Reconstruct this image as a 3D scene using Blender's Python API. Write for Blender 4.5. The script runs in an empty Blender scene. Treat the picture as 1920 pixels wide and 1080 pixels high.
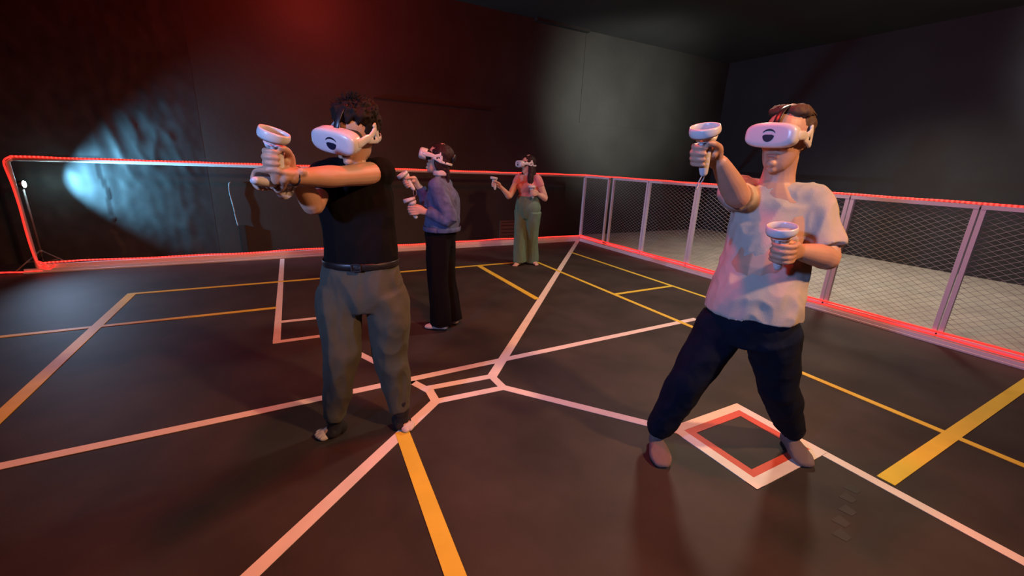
import bpy, bmesh, math, random
from math import sin, cos, pi, radians, hypot
from mathutils import Vector, Matrix, noise
V = Vector
random.seed(7)
S = bpy.context.scene
COL = S.collection

# ------------------------------------------------------------------ camera
F_PX, PITCH, ROLL, YAW, CAM_H = 790.448, 0.2880715, 0.0428497, 0.504010, 1.45
_F = V((sin(YAW)*cos(PITCH), cos(YAW)*cos(PITCH), -sin(PITCH)))
_R0 = V((cos(YAW), -sin(YAW), 0)); _U0 = _R0.cross(_F)
_R = cos(ROLL)*_R0 + sin(ROLL)*_U0; _U = -sin(ROLL)*_R0 + cos(ROLL)*_U0
EYE = V((0, 0, CAM_H))
cam = bpy.data.cameras.new('camera'); co = bpy.data.objects.new('camera', cam); COL.objects.link(co)
cam.sensor_width = 36; cam.lens = F_PX*36/1920; cam.clip_start = .02
m = Matrix((_R, _U, -_F)).transposed().to_4x4(); m.translation = EYE
co.matrix_world = m
S.camera = co
S.view_settings.view_transform = 'Standard'; S.view_settings.look = 'None'
S.view_settings.gamma = 1; S.view_settings.use_curve_mapping = False
S.view_settings.exposure = 0.0
# ------------------------------------------------------------------ world and lights
w = bpy.data.worlds.new('dark_room'); S.world = w; w.use_nodes = True
w.node_tree.nodes['Background'].inputs[0].default_value = (.5, .5, .6, 1)
w.node_tree.nodes['Background'].inputs[1].default_value = .004

def lamp(name, kind, loc, color, power, aim=None, size=.2, spot=90, blend=.6):
    l = bpy.data.lights.new(name, kind); l.color = color; l.energy = power
    if kind == 'AREA': l.shape = 'DISK'; l.size = size
    else: l.shadow_soft_size = size
    if kind == 'SPOT': l.spot_size = radians(spot); l.spot_blend = blend
    o = bpy.data.objects.new(name, l); COL.objects.link(o); o.location = loc
    if aim is not None: o.rotation_euler = (V(aim)-V(loc)).to_track_quat('-Z', 'Y').to_euler()
    o['kind'] = 'helper'
    return o
lamp('red_wall_light', 'POINT', (.65, 6.2, 3.65), (1, .05, .03), 52, size=.2)
lamp('red_stage_light', 'POINT', (.8, 1.7, 3.8), (1, .05, .03), 250, size=.15)
lamp('warm_back_flood', 'SPOT', (4.7, 3.3, 3.7), (1, .86, .66), 330, aim=(3.2, 2.6, .4), size=.25, spot=135, blend=.9)
lamp('warm_front_flood', 'SPOT', (2.5, -1.4, 3.6), (1, .48, .22), 740, aim=(1.5, 1.9, .8), size=.12, spot=76, blend=.9)
lamp('wall_wash', 'SPOT', (5.8, 4.0, 2.3), (.92, .95, .82), 620, aim=(6.6, 7.4, 2.7), size=.3, spot=75, blend=1)
lamp('right_wall_wash', 'SPOT', (6.4, 1.6, 2.4), (.90, .97, .95), 800, aim=(9.7, .9, 3.25), size=.3, spot=62, blend=1)
lamp('side_wash', 'SPOT', (7.6, 3.2, 3.7), (1, .88, .72), 520, aim=(7.8, 3.0, 0), size=.3, spot=120, blend=1)
lamp('violet_stage_light', 'SPOT', (-2.3, .0, 2.2), (.30, .46, 1), 450, aim=(1.7, 1.9, 1.55), size=.12, spot=66, blend=.9)

# ------------------------------------------------------------------ materials
def mat(name, color, rough=.6, metal=0, bump=0, bscale=60, var=0, vscale=5, sss=0, emit=None, estr=0, spec=.5, sheen=0, detail=4, stretch=None):
    m = bpy.data.materials.new(name); m.use_nodes = True
    n = m.node_tree.nodes; L = m.node_tree.links; b = n['Principled BSDF']
    b.inputs['Base Color'].default_value = (*color, 1); b.inputs['Roughness'].default_value = rough
    b.inputs['Metallic'].default_value = metal; b.inputs['Specular IOR Level'].default_value = spec
    if sheen: b.inputs['Sheen Weight'].default_value = sheen
    if sss:
        b.inputs['Subsurface Weight'].default_value = sss; b.inputs['Subsurface Radius'].default_value = (1, .35, .2)
        b.inputs['Subsurface Scale'].default_value = .008
    if emit:
        b.inputs['Emission Color'].default_value = (*emit, 1); b.inputs['Emission Strength'].default_value = estr
    if bump or var:
        tc = n.new('ShaderNodeTexCoord'); mp = n.new('ShaderNodeMapping'); L.new(tc.outputs['Object'], mp.inputs['Vector'])
        if stretch: mp.inputs['Scale'].default_value = stretch
    if var:
        t = n.new('ShaderNodeTexNoise'); t.inputs['Scale'].default_value = vscale; t.inputs['Detail'].default_value = detail
        L.new(mp.outputs['Vector'], t.inputs['Vector'])
        r = n.new('ShaderNodeValToRGB'); r.color_ramp.elements[0].position = .3; r.color_ramp.elements[1].position = .72
        r.color_ramp.elements[0].color = (*[max(0, c*(1-var)) for c in color], 1)
        r.color_ramp.elements[1].color = (*[min(1, c*(1+var)) for c in color], 1)
        L.new(t.outputs['Fac'], r.inputs['Fac']); L.new(r.outputs['Color'], b.inputs['Base Color'])
    if bump:
        t = n.new('ShaderNodeTexNoise'); t.inputs['Scale'].default_value = bscale; t.inputs['Detail'].default_value = 5
        L.new(mp.outputs['Vector'], t.inputs['Vector'])
        k = n.new('ShaderNodeBump'); k.inputs['Strength'].default_value = bump; k.inputs['Distance'].default_value = .01
        L.new(t.outputs['Fac'], k.inputs['Height']); L.new(k.outputs['Normal'], b.inputs['Normal'])
    return m
M = dict(
    floor=mat('black_sports_floor', (.040, .033, .030), .62, spec=.3, bump=.05, bscale=60, var=.35, vscale=2.2),
    concrete=mat('grey_concrete', (.42, .38, .33), .8, bump=.25, bscale=30, var=.18, vscale=3),
    wall=mat('matt_black_wall', (.030, .030, .028), .62, bump=.2, bscale=14, var=.25, vscale=1.2),
    rwall=mat('matt_black_side_wall', (.022, .023, .025), .7, bump=.1, bscale=10, var=.2, vscale=1.5),
    film=mat('black_wall_lining', (.032, .034, .036), .6, spec=.3, bump=.08, bscale=22, var=.25, vscale=6),
    ceil=mat('black_ceiling', (.024, .024, .024), .8, var=.2, vscale=1),
    seam=mat('black_batten', (.012, .012, .012), .7),
    scuff=mat('scuffed_edge', (.28, .30, .34), .6, var=.5, vscale=20),
    vent=mat('brown_vent', (.10, .06, .045), .5),
    white_tape=mat('white_tape', (.82, .74, .70), .55, var=.06, vscale=8),
    yellow_tape=mat('yellow_tape', (.80, .60, .06), .55, var=.06, vscale=8),
    red_tape=mat('red_tape', (.62, .09, .05), .55, var=.1, vscale=8),
    tab=mat('mat_joint', (.042, .041, .039), .6, spec=.3),
    rail=mat('white_coated_steel', (.75, .70, .72), .35),
    mesh=mat('galvanised_mesh', (.36, .34, .34), .55),
    gap=mat('dark_gap', (.01, .01, .01), .8),
    skin_a=mat('skin_olive', (.50, .30, .205), .5, sss=.15, bump=.05, bscale=200, var=.06, vscale=14),
    skin_b=mat('skin_tan', (.46, .27, .19), .5, sss=.15, bump=.05, bscale=200, var=.06, vscale=14),
    skin_c=mat('skin_fair', (.60, .38, .30), .5, sss=.15, bump=.05, bscale=200, var=.05, vscale=14),
    lips=mat('lips', (.36, .14, .11), .45),
    nail=mat('nail', (.62, .44, .37), .3),
    hair=mat('dark_hair', (.012, .007, .006), .8, spec=.2),
    hairb=mat('dark_brown_hair', (.07, .042, .026), .7, spec=.25),
    hairm=mat('maroon_brown_hair', (.022, .008, .009), .65, spec=.3),
    tee=mat('black_cotton', (.006, .005, .006), .95, spec=.1, bump=.2, bscale=300),
    beige=mat('oatmeal_cotton', (.42, .385, .34), .9, bump=.2, bscale=300, var=.05, vscale=20),
    olive=mat('olive_grey_cotton', (.070, .066, .050), .9, bump=.2, bscale=250, var=.12, vscale=12),
    navy=mat('navy_denim', (.006, .009, .020), .95, spec=.12, bump=.2, bscale=300, var=.2, vscale=20),
    denim=mat('blue_grey_denim', (.085, .105, .23), .85, bump=.3, bscale=250, var=.35, vscale=16),
    blackcloth=mat('black_wide_trousers', (.005, .004, .005), .95, spec=.12, bump=.2, bscale=200),
    green=mat('sage_green_cloth', (.115, .205, .150), .85, bump=.2, bscale=200, var=.08, vscale=10),
    pink=mat('pink_cotton', (.62, .26, .26), .85, bump=.2, bscale=200, var=.05, vscale=10),
    sock=mat('mauve_grey_sock', (.16, .12, .12), .95, bump=.4, bscale=300),
    sockb=mat('black_sock', (.012, .010, .013), .95, bump=.4, bscale=300),
    sockw=mat('pale_sock_toe', (.66, .58, .55), .9, bump=.4, bscale=300),
    plastic=mat('white_plastic', (.60, .60, .62), .28),
    plastic2=mat('pale_grey_plastic', (.45, .44, .45), .4),
    dark=mat('black_plastic', (.012, .012, .016), .35),
    mark=mat('dark_blue_mark', (.010, .012, .035), .35),
    foam=mat('black_foam', (.012, .012, .013), .95),
    leather=mat('black_leather', (.012, .010, .010), .4),
    silver=mat('silver_metal', (.6, .6, .6), .25, metal=1),
    stand=mat('grey_stand_tube', (.20, .18, .18), .45, metal=.2),
    lampglass=mat('lamp_lens', (.8, 1, 1), .2, emit=(.72, 1, .97), estr=60),
)
def led_material(name, base, hot, axis, freq):
    m = bpy.data.materials.new(name); m.use_nodes = True
    n = m.node_tree.nodes; L = m.node_tree.links; b = n['Principled BSDF']
    tc = n.new('ShaderNodeTexCoord'); wv = n.new('ShaderNodeTexWave'); wv.bands_direction = axis
    wv.inputs['Scale'].default_value = freq; wv.inputs['Distortion'].default_value = .6
    L.new(tc.outputs['Object'], wv.inputs['Vector'])
    r = n.new('ShaderNodeMapRange'); r.inputs['To Min'].default_value = base; r.inputs['To Max'].default_value = hot
    L.new(wv.outputs['Fac'], r.inputs['Value'])
    b.inputs['Base Color'].default_value = (.5, .05, .04, 1)
    b.inputs['Emission Color'].default_value = (1, .030, .020, 1)
    L.new(r.outputs['Result'], b.inputs['Emission Strength'])
    return m
M['led_x'] = led_material('red_led_along_back', .6, 4.5, 'X', 9)
M['led_y'] = led_material('red_led_along_side', .6, 4.5, 'Y', 9)
M['led'] = led_material('red_led_plain', 1.2, 2.2, 'X', 4)

# ------------------------------------------------------------------ helpers
def link(name, me, material, parent=None, smooth=False):
    o = bpy.data.objects.new(name, me); COL.objects.link(o)
    if material: me.materials.append(M[material] if isinstance(material, str) else material)
    if smooth:
        me.polygons.foreach_set('use_smooth', [True]*len(me.polygons))
    if parent:
        o.parent = parent; o.matrix_parent_inverse = parent.matrix_world.inverted()
    return o
def obj(name, bm, material, parent=None, smooth=False):
    bmesh.ops.recalc_face_normals(bm, faces=bm.faces)
    me = bpy.data.meshes.new(name); bm.to_mesh(me); bm.free()
    return link(name, me, material, parent, smooth)
def tag(o, label=None, cat=None, group=None, kind=None):
    if label: o['label'] = label
    if cat: o['category'] = cat
    if group: o['group'] = group
    if kind: o['kind'] = kind
    return o
def thing(name, loc, label, cat, group=None):
    o = bpy.data.objects.new(name, None); COL.objects.link(o); o.location = loc
    o.matrix_world = Matrix.Translation(loc); o.empty_display_size = .1
    return tag(o, label, cat, group)
def box(bm, a, b, R=None, c=None):
    vs = [bm.verts.new(V((x, y, z)) if R is None else c + R @ V((x, y, z))) for x in (a[0], b[0]) for y in (a[1], b[1]) for z in (a[2], b[2])]
    for f in ((0, 1, 3, 2), (4, 6, 7, 5), (0, 4, 5, 1), (2, 3, 7, 6), (0, 2, 6, 4), (1, 5, 7, 3)): bm.faces.new([vs[i] for i in f])
def boxes(*bs):
    bm = bmesh.new()
    for a, b in bs: box(bm, a, b)
    return bm
def cat_rom(P, sub):
    if sub <= 1 or len(P) < 3: return [p.copy() if hasattr(p, 'copy') else p for p in P]
    out = []
    for i in range(len(P)-1):
        p0 = P[max(i-1, 0)]; p1 = P[i]; p2 = P[i+1]; p3 = P[min(i+2, len(P)-1)]
        for k in range(sub):
            t = k/sub
            out.append(.5*((2*p1) + (p2-p0)*t + (2*p0-5*p1+4*p2-p3)*t*t + (3*p1-p0-3*p2+p3)*t**3))
    out.append(P[-1]*1.0)
    return out
def loft(bm, C, R, side=(1, 0, 0), n=16, sub=3, cap='round', ex=2.0, dvec=None):
    """closed tube through centres C with radii R ((along side, across) or one number)"""
    C = [V(c) for c in C]; R = [V((r, r)) if not isinstance(r, (tuple, list, Vector)) else V(r) for r in R]
    C = cat_rom(C, sub); R = cat_rom(R, sub)
    side = V(side); rings = []
    Ts = [(C[min(i+1, len(C)-1)]-C[max(i-1, 0)]).normalized() for i in range(len(C))]
    def ring(c, T, rx, ry, X):
        X = (X-T*X.dot(T)).normalized(); Y = T.cross(X)
        out = []
        for k in range(n):
            a = 2*pi*k/n; ca, sa = cos(a), sin(a)
            u = math.copysign(abs(ca)**(2/ex), ca)*rx; v = math.copysign(abs(sa)**(2/ex), sa)*ry
            out.append(bm.verts.new(c+X*u+Y*v))
        return out
    def one(i, off=0, k=1): return ring(C[i]+Ts[i]*off, Ts[i], max(R[i][0]*k, 1e-4), max(R[i][1]*k, 1e-4), side)
    if cap == 'round':
        h = min(R[0])
        for a in (80, 55, 28): rings.append(one(0, -h*sin(radians(a)), cos(radians(a))))
    for i in range(len(C)): rings.append(one(i))
    if cap == 'round':
        h = min(R[-1])
        for a in (28, 55, 80): rings.append(one(-1, h*sin(radians(a)), cos(radians(a))))
    for a, b in zip(rings, rings[1:]):
        for k in range(n): bm.faces.new((a[k], a[(k+1) % n], b[(k+1) % n], b[k]))
    bm.faces.new(rings[0][::-1]); bm.faces.new(rings[-1])
def ball(bm, c, r, X=(1, 0, 0), Y=(0, 1, 0), n=14):
    """ellipsoid, r = radii along X, Y, X x Y"""
    r = r if isinstance(r, (tuple, list)) else (r, r, r)
    X = V(X).normalized(); Y = V(Y); Y = (Y-X*Y.dot(X)).normalized(); Z = X.cross(Y); c = V(c)
    m_ = Matrix((X*r[0], Y*r[1], Z*r[2])).transposed().to_4x4(); m_.translation = c
    bmesh.ops.create_uvsphere(bm, u_segments=n, v_segments=max(6, n*2//3), radius=1, matrix=m_)
def tube(bm, P, r, n=8, sub=1, cap='flat'): 
    T = (V(P[-1])-V(P[0]))
    s = V((0, 0, 1)) if abs(T.normalized().z) < .8 else V((1, 0, 0))
    loft(bm, P, [r]*len(P), side=s, n=n, sub=sub, cap=cap)
def solidify_union(name, bm, material, parent, vox, smooth=4, fn=None):
    """fuse overlapping closed shapes into one continuous skin"""
    bmesh.ops.recalc_face_normals(bm, faces=bm.faces)
    me = bpy.data.meshes.new(name); bm.to_mesh(me); bm.free()
    t = bpy.data.objects.new('tmp', me); COL.objects.link(t)
    md = t.modifiers.new('r', 'REMESH'); md.mode = 'VOXEL'; md.voxel_size = vox; md.use_smooth_shade = True
    if smooth:
        s = t.modifiers.new('s', 'SMOOTH'); s.iterations = smooth; s.factor = .5
    dg = bpy.context.evaluated_depsgraph_get(); ev = t.evaluated_get(dg)
    me2 = bpy.data.meshes.new_from_object(ev); me2.name = name
    bpy.data.objects.remove(t); bpy.data.meshes.remove(me)
    if fn:
        k = len(me2.vertices); co_ = [0.0]*(3*k); no_ = [0.0]*(3*k)
        me2.vertices.foreach_get('co', co_); me2.vertices.foreach_get('normal', no_)
        for i in range(0, 3*k, 3):
            d = fn(V(co_[i:i+3])); co_[i] += no_[i]*d; co_[i+1] += no_[i+1]*d; co_[i+2] += no_[i+2]*d
        me2.vertices.foreach_set('co', co_); me2.update()
    me2.materials.clear()
    return link(name, me2, material, parent, True)
def folds(amp, sx, sz, seed=0.0, extra=0):
    def f(p):
        q = V((p.x*sx+seed, p.y*sx+seed*2, p.z*sz))
        n1 = noise.noise(q); n2 = noise.noise(q*2.3+V((5, 5, 5)))
        r = (1-abs(n1)*2.2) + .45*(1-abs(n2)*2.2)
        return amp*(r-.9)
    return f

# ------------------------------------------------------------------ setting
YW, XW, ZC = 7.4, 9.72, 3.93
XL, YF = -6.0, -4.0
tag(obj('floor', boxes(((XL, YF, -.10), (5.34, YW, 0))), 'floor'), kind='structure', label='black sports floor inside the fence')
fl = bpy.data.objects['floor']
tag(obj('floor_outside', boxes(((5.34, YF, -.10), (XW, YW, -.004))), 'concrete'), kind='structure', label='pale grey concrete floor beyond the mesh fence')
tag(obj('ceiling', boxes(((XL, YF, ZC), (XW, YW, ZC+.1))), 'ceil'), kind='structure')
tag(obj('wall_right', boxes(((XW, YF, -.1), (XW+.12, YW+.12, ZC+.1))), 'rwall'), kind='structure')
tag(obj('wall_left', boxes(((XL-.12, YF, -.1), (XL, YW+.12, ZC+.1))), 'rwall'), kind='structure')
tag(obj('wall_front', boxes(((XL-.12, YF-.12, -.1), (XW+.12, YF, ZC+.1))), 'rwall'), kind='structure')
tag(obj('wall_back', boxes(((XL, YW, -.1), (XW, YW+.12, ZC+.1))), 'wall'), kind='structure')
wb = bpy.data.objects['wall_back']
# wrinkled lining glued on the left of the back wall
bm = bmesh.new(); nx, nz = 160, 170
x0, x1, z0, z1 = -4.6, -.86, .0, 3.9
g = []
for j in range(nz+1):
    row = []
    for i in range(nx+1):
        x = x0+(x1-x0)*i/nx; z = z0+(z1-z0)*j/nz
        d = .016
        env = .6*max(0, 1-((x+1.25)/1.15)**2)*max(0, 1-((z-1.45)/.62)**2)
        q = V((x*5.0+z*1.9, z*2.0, 3))
        d += .024*env*(1-abs(noise.noise(q))*2.6) + .008*noise.noise(V((x*9, z*6, 1))) + .012*noise.noise(V((x*2, z*2, 8)))
        edge = -1.97+.05*noise.noise(V((z*4, 0, 0)))-.03*(z-.8)
        if x < edge and z < 1.3: d += .014
        d *= min(1, (x1-x)/.35)
        d = max(.001, d)
        row.append(bm.verts.new((x, YW-d, z)))
    g.append(row)
for j in range(nz):
    for i in range(nx): bm.faces.new((g[j][i], g[j][i+1], g[j+1][i+1], g[j+1][i]))
tag(obj('wall_lining', bm, 'film', wb, True), label='wrinkled black lining on the left of the wall')
# battens and edges on the back wall
def trim(name, a, b, material='seam'): return tag(obj(name, boxes((a, b)), material), kind='structure')
trim('trim_1', (5.46, YW-.008, 2.28), (5.50, YW, ZC), 'wall')
trim('trim_2', (5.50, YW-.008, 2.28), (8.9, YW, 2.29), 'wall')
trim('trim_3', (1.45, YW-.018, 2.33), (3.5, YW, 2.35))
trim('trim_4', (-.57, YW-.05, .0), (-.50, YW, .40))
bm = bmesh.new()
tube(bm, [(-.60, YW-.035, 1.02), (-.625, YW-.045, .99), (-.63, YW-.04, .86), (-.61, YW-.045, .68), (-.60, YW-.04, .52), (-.585, YW-.045, .40)], .009, n=6, sub=3)
tag(obj('trim_5', bm, 'scuff', None, True), kind='structure', label='pale scuffed edge of the wall lining')
trim('trim_6', (4.3, YW-.10, ZC-.05), (5.48, YW, ZC))
# low vent on the wall by the woman in green trousers
vt = thing('wall_vent', (3.92, YW-.01, .03), 'low brown slatted vent in the back wall beside the woman in green trousers', 'vent')
obj('vent_frame', boxes(((3.74, YW-.03, .02), (3.77, YW, .36)), ((4.07, YW-.03, .02), (4.10, YW, .36)), ((3.77, YW-.03, .33), (4.07, YW, .36)), ((3.77, YW-.03, .02), (4.07, YW, .05))), 'vent', vt)
sl = None
for k in range(4):
    if sl is None:
        sl = obj('slat', boxes(((3.77, YW-.028, .06), (4.07, YW-.006, .115))), 'vent', vt)
    else:
        c = sl.copy(); COL.objects.link(c); c.location.z += .068*k
# faint interlocking joints of the floor mats
bm0 = None
for k, (x, y) in enumerate([(1.95, .56), (2.03, .60), (2.13, .62), (2.22, .66), (2.31, .68)]):
    if bm0 is None:
        bm = bmesh.new(); vs = [(-.022, -.03), (.022, -.03), (.034, .02), (-.034, .02)]
        b = [bm.verts.new((*p, .0002)) for p in vs]; t = [bm.verts.new((*p, .0014)) for p in vs]
        bm.faces.new(t); bm.faces.new(b[::-1])
        for i in range(4): bm.faces.new((b[i], b[(i+1) % 4], t[(i+1) % 4], t[i]))
        bm0 = obj('mat_tab', bm, 'tab', fl)
        o = bm0
    else:
        o = bm0.copy(); COL.objects.link(o)
    o.location = (x, y, 0)

# ------------------------------------------------------------------ tapes on the floor
TI = [0]
def strip(bm, a, b, wd, z):
    a = V((*a, 0)); b = V((*b, 0)); d = (b-a).normalized(); s = V((-d.y, d.x, 0))*wd/2
    P = [a+s, a-s, b-s, b+s]
    lo = [bm.verts.new(p+V((0, 0, .0004))) for p in P]; hi = [bm.verts.new(p+V((0, 0, z))) for p in P]
    bm.faces.new(hi); bm.faces.new(lo[::-1])
    for i in range(4): bm.faces.new((lo[i], lo[(i+1) % 4], hi[(i+1) % 4], hi[i]))
def tape(a, b, label, color='white', wd=.055):
    TI[0] += 1
    bm = bmesh.new(); strip(bm, a, b, wd, (.0016 if color == 'white' else .0032)+.00012*(TI[0] % 10))
    o = obj('tape_line', bm, color+'_tape')
    return tag(o, label, 'floor marking', color+' tape lines on the floor')
tape((-.06, 6.72), (-.14, 3.59), 'white tape line running from the back rail down beside the man in black')
tape((-.165, 3.605), (.21, 3.60), 'short white tape closing the near end of the small box behind the man in black')
tape((-.11, 4.07), (.22, 4.05), 'short white cross tape farther back in the small box behind the man in black')
tape((.20, 3.61), (.66, 2.58), 'white diagonal tape seen between the legs of the man in black')
tape((.64, 2.60), (.74, 2.37), 'short white tape joining the long line to the centre box')
tape((.735, 2.41), (.73, 2.22), 'short white tape closing the left end of the narrow centre box')
tape((-3.6, 2.50), (3.62, 2.645), 'long white tape line crossing the whole court from left to right', wd=.06)
tape((5.30, 6.88), (1.185, 2.39), 'long white diagonal tape from the far fence corner to the centre', wd=.07)
tape((.72, 2.425), (1.20, 2.40), 'middle white tape of the narrow centre box')
tape((.72, 2.25), (1.21, 2.225), 'near white tape of the narrow centre box')
tape((1.19, 2.42), (1.195, 2.215), 'short white tape closing the right end of the narrow centre box')
tape((1.19, 2.235), (1.90, 1.37), 'white diagonal tape from the centre to the white diamond frame', wd=.06)
tape((.74, 2.26), (-.75, .98), 'broad white diagonal tape from the centre to the bottom edge of the photo', wd=.062)
tape((2.475, 1.00), (2.50, -1.2), 'white tape running from the diamond frame to the lower right corner of the photo', wd=.058)
tape((.60, 2.62), (.67, 2.53), 'tiny white tape end beside the right leg of the man in black', wd=.05)
tape((-1.46, 5.465), (3.40, 5.46), 'yellow tape line parallel to the back fence behind all players', 'yellow', .05)
tape((-3.9, 4.50), (-.14, 4.49), 'yellow tape line at left ending at the white line behind the man in black', 'yellow', .05)
tape((-1.44, 5.48), (-1.49, 2.1), 'yellow tape line slanting to the left edge of the photo', 'yellow', .075)
tape((2.44, 5.46), (2.42, 3.79), 'short yellow tape line between the two women ending at the white diagonal', 'yellow', .07)
tape((3.39, 5.46), (3.385, -1.0), 'long yellow tape line running from the woman in green trousers to the right edge', 'yellow', .05)
tape((4.37, 5.84), (4.39, 2.2), 'yellow tape line nearest to and along the mesh fence', 'yellow', .05)
tape((3.40, 3.62), (4.38, 3.63), 'short yellow tape joining the two long yellow lines by the mesh fence', 'yellow', .05)
tape((5.26, .655), (2.53, .63), 'broad yellow tape at lower right crossing the thin yellow line', 'yellow', .075)
tape((.465, 2.03), (.41, .75), 'broad yellow tape at the bottom centre in front of the man in black', 'yellow', .075)
# the diamond frame
dm = thing('target_frame', (2.18, 1.14, 0), 'white and red taped rectangle on the floor under the man in the beige shirt', 'floor marking')
def frame_ring(x0, y0, x1, y1, wd, z, name, matn, wr=None):
    bm = bmesh.new(); wr = wr or wd
    strip(bm, (x0, y0+wd/2), (x1, y0+wd/2), wd, z); strip(bm, (x0, y1-wd/2), (x1, y1-wd/2), wd, z+.0001)
    strip(bm, (x0+wr/2, y0), (x0+wr/2, y1), wr, z+.0002); strip(bm, (x1-wr/2, y0), (x1-wr/2, y1), wr, z+.0003)
    obj(name, bm, matn, dm)
frame_ring(1.87, .88, 2.50, 1.42, .058, .0034, 'white_border', 'white_tape', .062)
frame_ring(1.925, .93, 2.44, 1.365, .05, .0026, 'red_border', 'red_tape', .056)

# ------------------------------------------------------------------ fence
XF = 5.30; HF = 1.27; YB = 6.83
def diamond_mesh(axis, p0, u0, u1, z0, z1, s=.025, W=.085, r=.0018):
    bm = bmesh.new(); n = int((u1-u0)/(W/2)); rows = int((z1-z0)/s)
    for j in range(rows+1):
        z = z0+s*j; prev = None
        for i in range(n+1):
            u = u0+(u1-u0)*i/n; zz = z+(s*.46 if (i+j) % 2 else -s*.46); zz = min(max(zz, z0), z1)
            c = V((p0, u, zz)) if axis == 'y' else V((u, p0, zz))
            e = V((r, 0, 0)) if axis == 'y' else V((0, r, 0))
            ring = [bm.verts.new(c+e), bm.verts.new(c+V((0, 0, r))), bm.verts.new(c-e), bm.verts.new(c-V((0, 0, r)))]
            if prev:
                for k in range(4): bm.faces.new((prev[k], prev[(k+1) % 4], ring[(k+1) % 4], ring[k]))
            prev = ring
    return bm
joints = [6.84, 6.06, 5.15, 4.20, 3.25, 2.30, 1.325, .33, -.65]
names = ['white mesh fence panel in the far corner of the court', 'second white mesh fence panel from the far corner, after the doubled posts',
         'third white mesh fence panel from the far corner', 'mesh fence panel partly behind the outstretched hand of the man in beige',
         'mesh fence panel hidden mostly behind the man in the beige shirt', 'wide mesh fence panel just right of the man in the beige shirt',
         'mesh fence panel cut by the right edge of the photo', 'mesh fence panel past the right edge of the photo']
for k in range(len(joints)-1):
    a, b = joints[k+1], joints[k]
    if k == 7: continue
    gapa = .05 if k == 0 else .006
    gapb = .05 if k == 1 else .006
    a2, b2 = a+gapa, b-gapb
    t = thing('mesh_fence_panel', (XF, (a+b)/2, 0), names[k], 'fence panel', 'mesh fence panels on the right side')
    pw = .034
    obj('post', boxes(((XF-.018, a2, .05), (XF+.018, a2+pw, HF-.02))), 'rail', t)
    obj('post', boxes(((XF-.018, b2-pw, .05), (XF+.018, b2, HF-.02))), 'rail', t)
    obj('top_rail', boxes(((XF-.02, a2, HF-.035), (XF+.02, b2, HF))), 'rail', t)
    obj('bottom_rail', boxes(((XF-.02, a2, .05), (XF+.02, b2, .09))), 'rail', t)
    tag(obj('wire_mesh', diamond_mesh('y', XF, a2+.02, b2-.02, .08, HF-.03), 'mesh', t), kind='stuff')
# back fence rails
XE = -2.58
bf = thing('back_rail_fence', (1.35, YB, 0), 'low rail fence without mesh along the black back wall', 'fence')
bm = bmesh.new(); tube(bm, [(XE+.05, YB, HF), (XF, YB, HF-.01)], .022, n=12); obj('top_rail', bm, 'rail', bf, True)
bm = bmesh.new(); tube(bm, [(XE, YB, .05), (XE, YB, HF-.03), (XE+.05, YB, HF)], .020, n=10, sub=1); obj('post', bm, 'rail', bf, True)
obj('bottom_rail', boxes(((XE, YB-.02, .04), (XF, YB+.02, .085))), 'rail', bf)
bm = bmesh.new(); tube(bm, [(XF-.0, YB+.02, .05), (XF, YB+.02, HF)], .018, n=10); obj('post', bm, 'rail', bf, True)
# floor kerbs in front of the rails
k1 = thing('floor_kerb', (1.3, YB-.05, 0), 'pale double metal kerb under the back rail fence', 'kerb', 'metal kerbs under the fence')
obj('kerb_strip', boxes(((XE-.1, YB-.055, 0), (XF-.06, YB-.026, .045))), 'rail', k1)
obj('kerb_edge', boxes(((XE-.1, YB-.085, 0), (XF-.09, YB-.065, .016))), 'rail', k1)
k2 = thing('floor_kerb', (XF-.05, 3, 0), 'pale double metal kerb under the mesh fence on the right', 'kerb', 'metal kerbs under the fence')
obj('kerb_strip', boxes(((XF-.055, -2, 0), (XF-.026, YB-.03, .045))), 'rail', k2)
obj('kerb_edge', boxes(((XF-.085, -2, 0), (XF-.065, YB-.065, .016))), 'rail', k2)
# led strips
def led(pts, r, label, material, sub=3):
    bm = bmesh.new(); P = [V(p) for p in pts]; loft(bm, P, [r]*len(P), side=(0, 0, 1) if abs((P[-1]-P[0]).normalized().z) < .8 else (1, 0, 0), n=8, sub=sub, cap='flat')
    return tag(obj('led_strip', bm, material, None, True), label, 'light strip', 'red glowing led strips on the fence')
n = 34
led([(XE+.03+(XF-XE-.03)*i/n, YB-.012, HF+.026+.003*sin(i*2.1)-.012*i/n) for i in range(n+1)], .009, 'red glowing light rope along the top of the back fence', 'led_x')
led([(XF, YB-.02-(YB+1.0)*i/n, HF+.012+.002*sin(i*1.7)) for i in range(n+1)], .009, 'red glowing light rope along the top of the mesh fence', 'led_y')
led([(XE+.02+(XF-XE-.04)*i/n, YB-.030, .105+.010*sin(i*.9)*sin(i*.37+1)) for i in range(n+1)], .009, 'red glowing light strip along the bottom of the back fence', 'led_x')
led([(XF-.034, YB-.03-(YB+1.0)*i/n, .108+.003*sin(i*1.3)) for i in range(n+1)], .011, 'upper red glowing light strip along the bottom of the mesh fence', 'led')
led([(XF-.040, YB-.05-(YB+1.0)*i/n, .070+.002*sin(i*1.9)) for i in range(n+1)], .0085, 'lower red glowing light strip along the bottom of the mesh fence', 'led')
led([(XE+.05, YB-.02, HF+.024), (XE-.0, YB-.022, HF+.0), (XE-.025, YB-.024, HF-.06), (XE-.008, YB-.026, 1.0), (XE+.000, YB-.026, .75), (XE-.004, YB-.026, .5), (XE-.0, YB-.026, .25), (XE+.02, YB-.03, .10), (XE+.05, YB-.03, .05), (XE+.10, YB-.035, .06)], .009, 'red glowing light rope hanging down the left end post', 'led')
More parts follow.
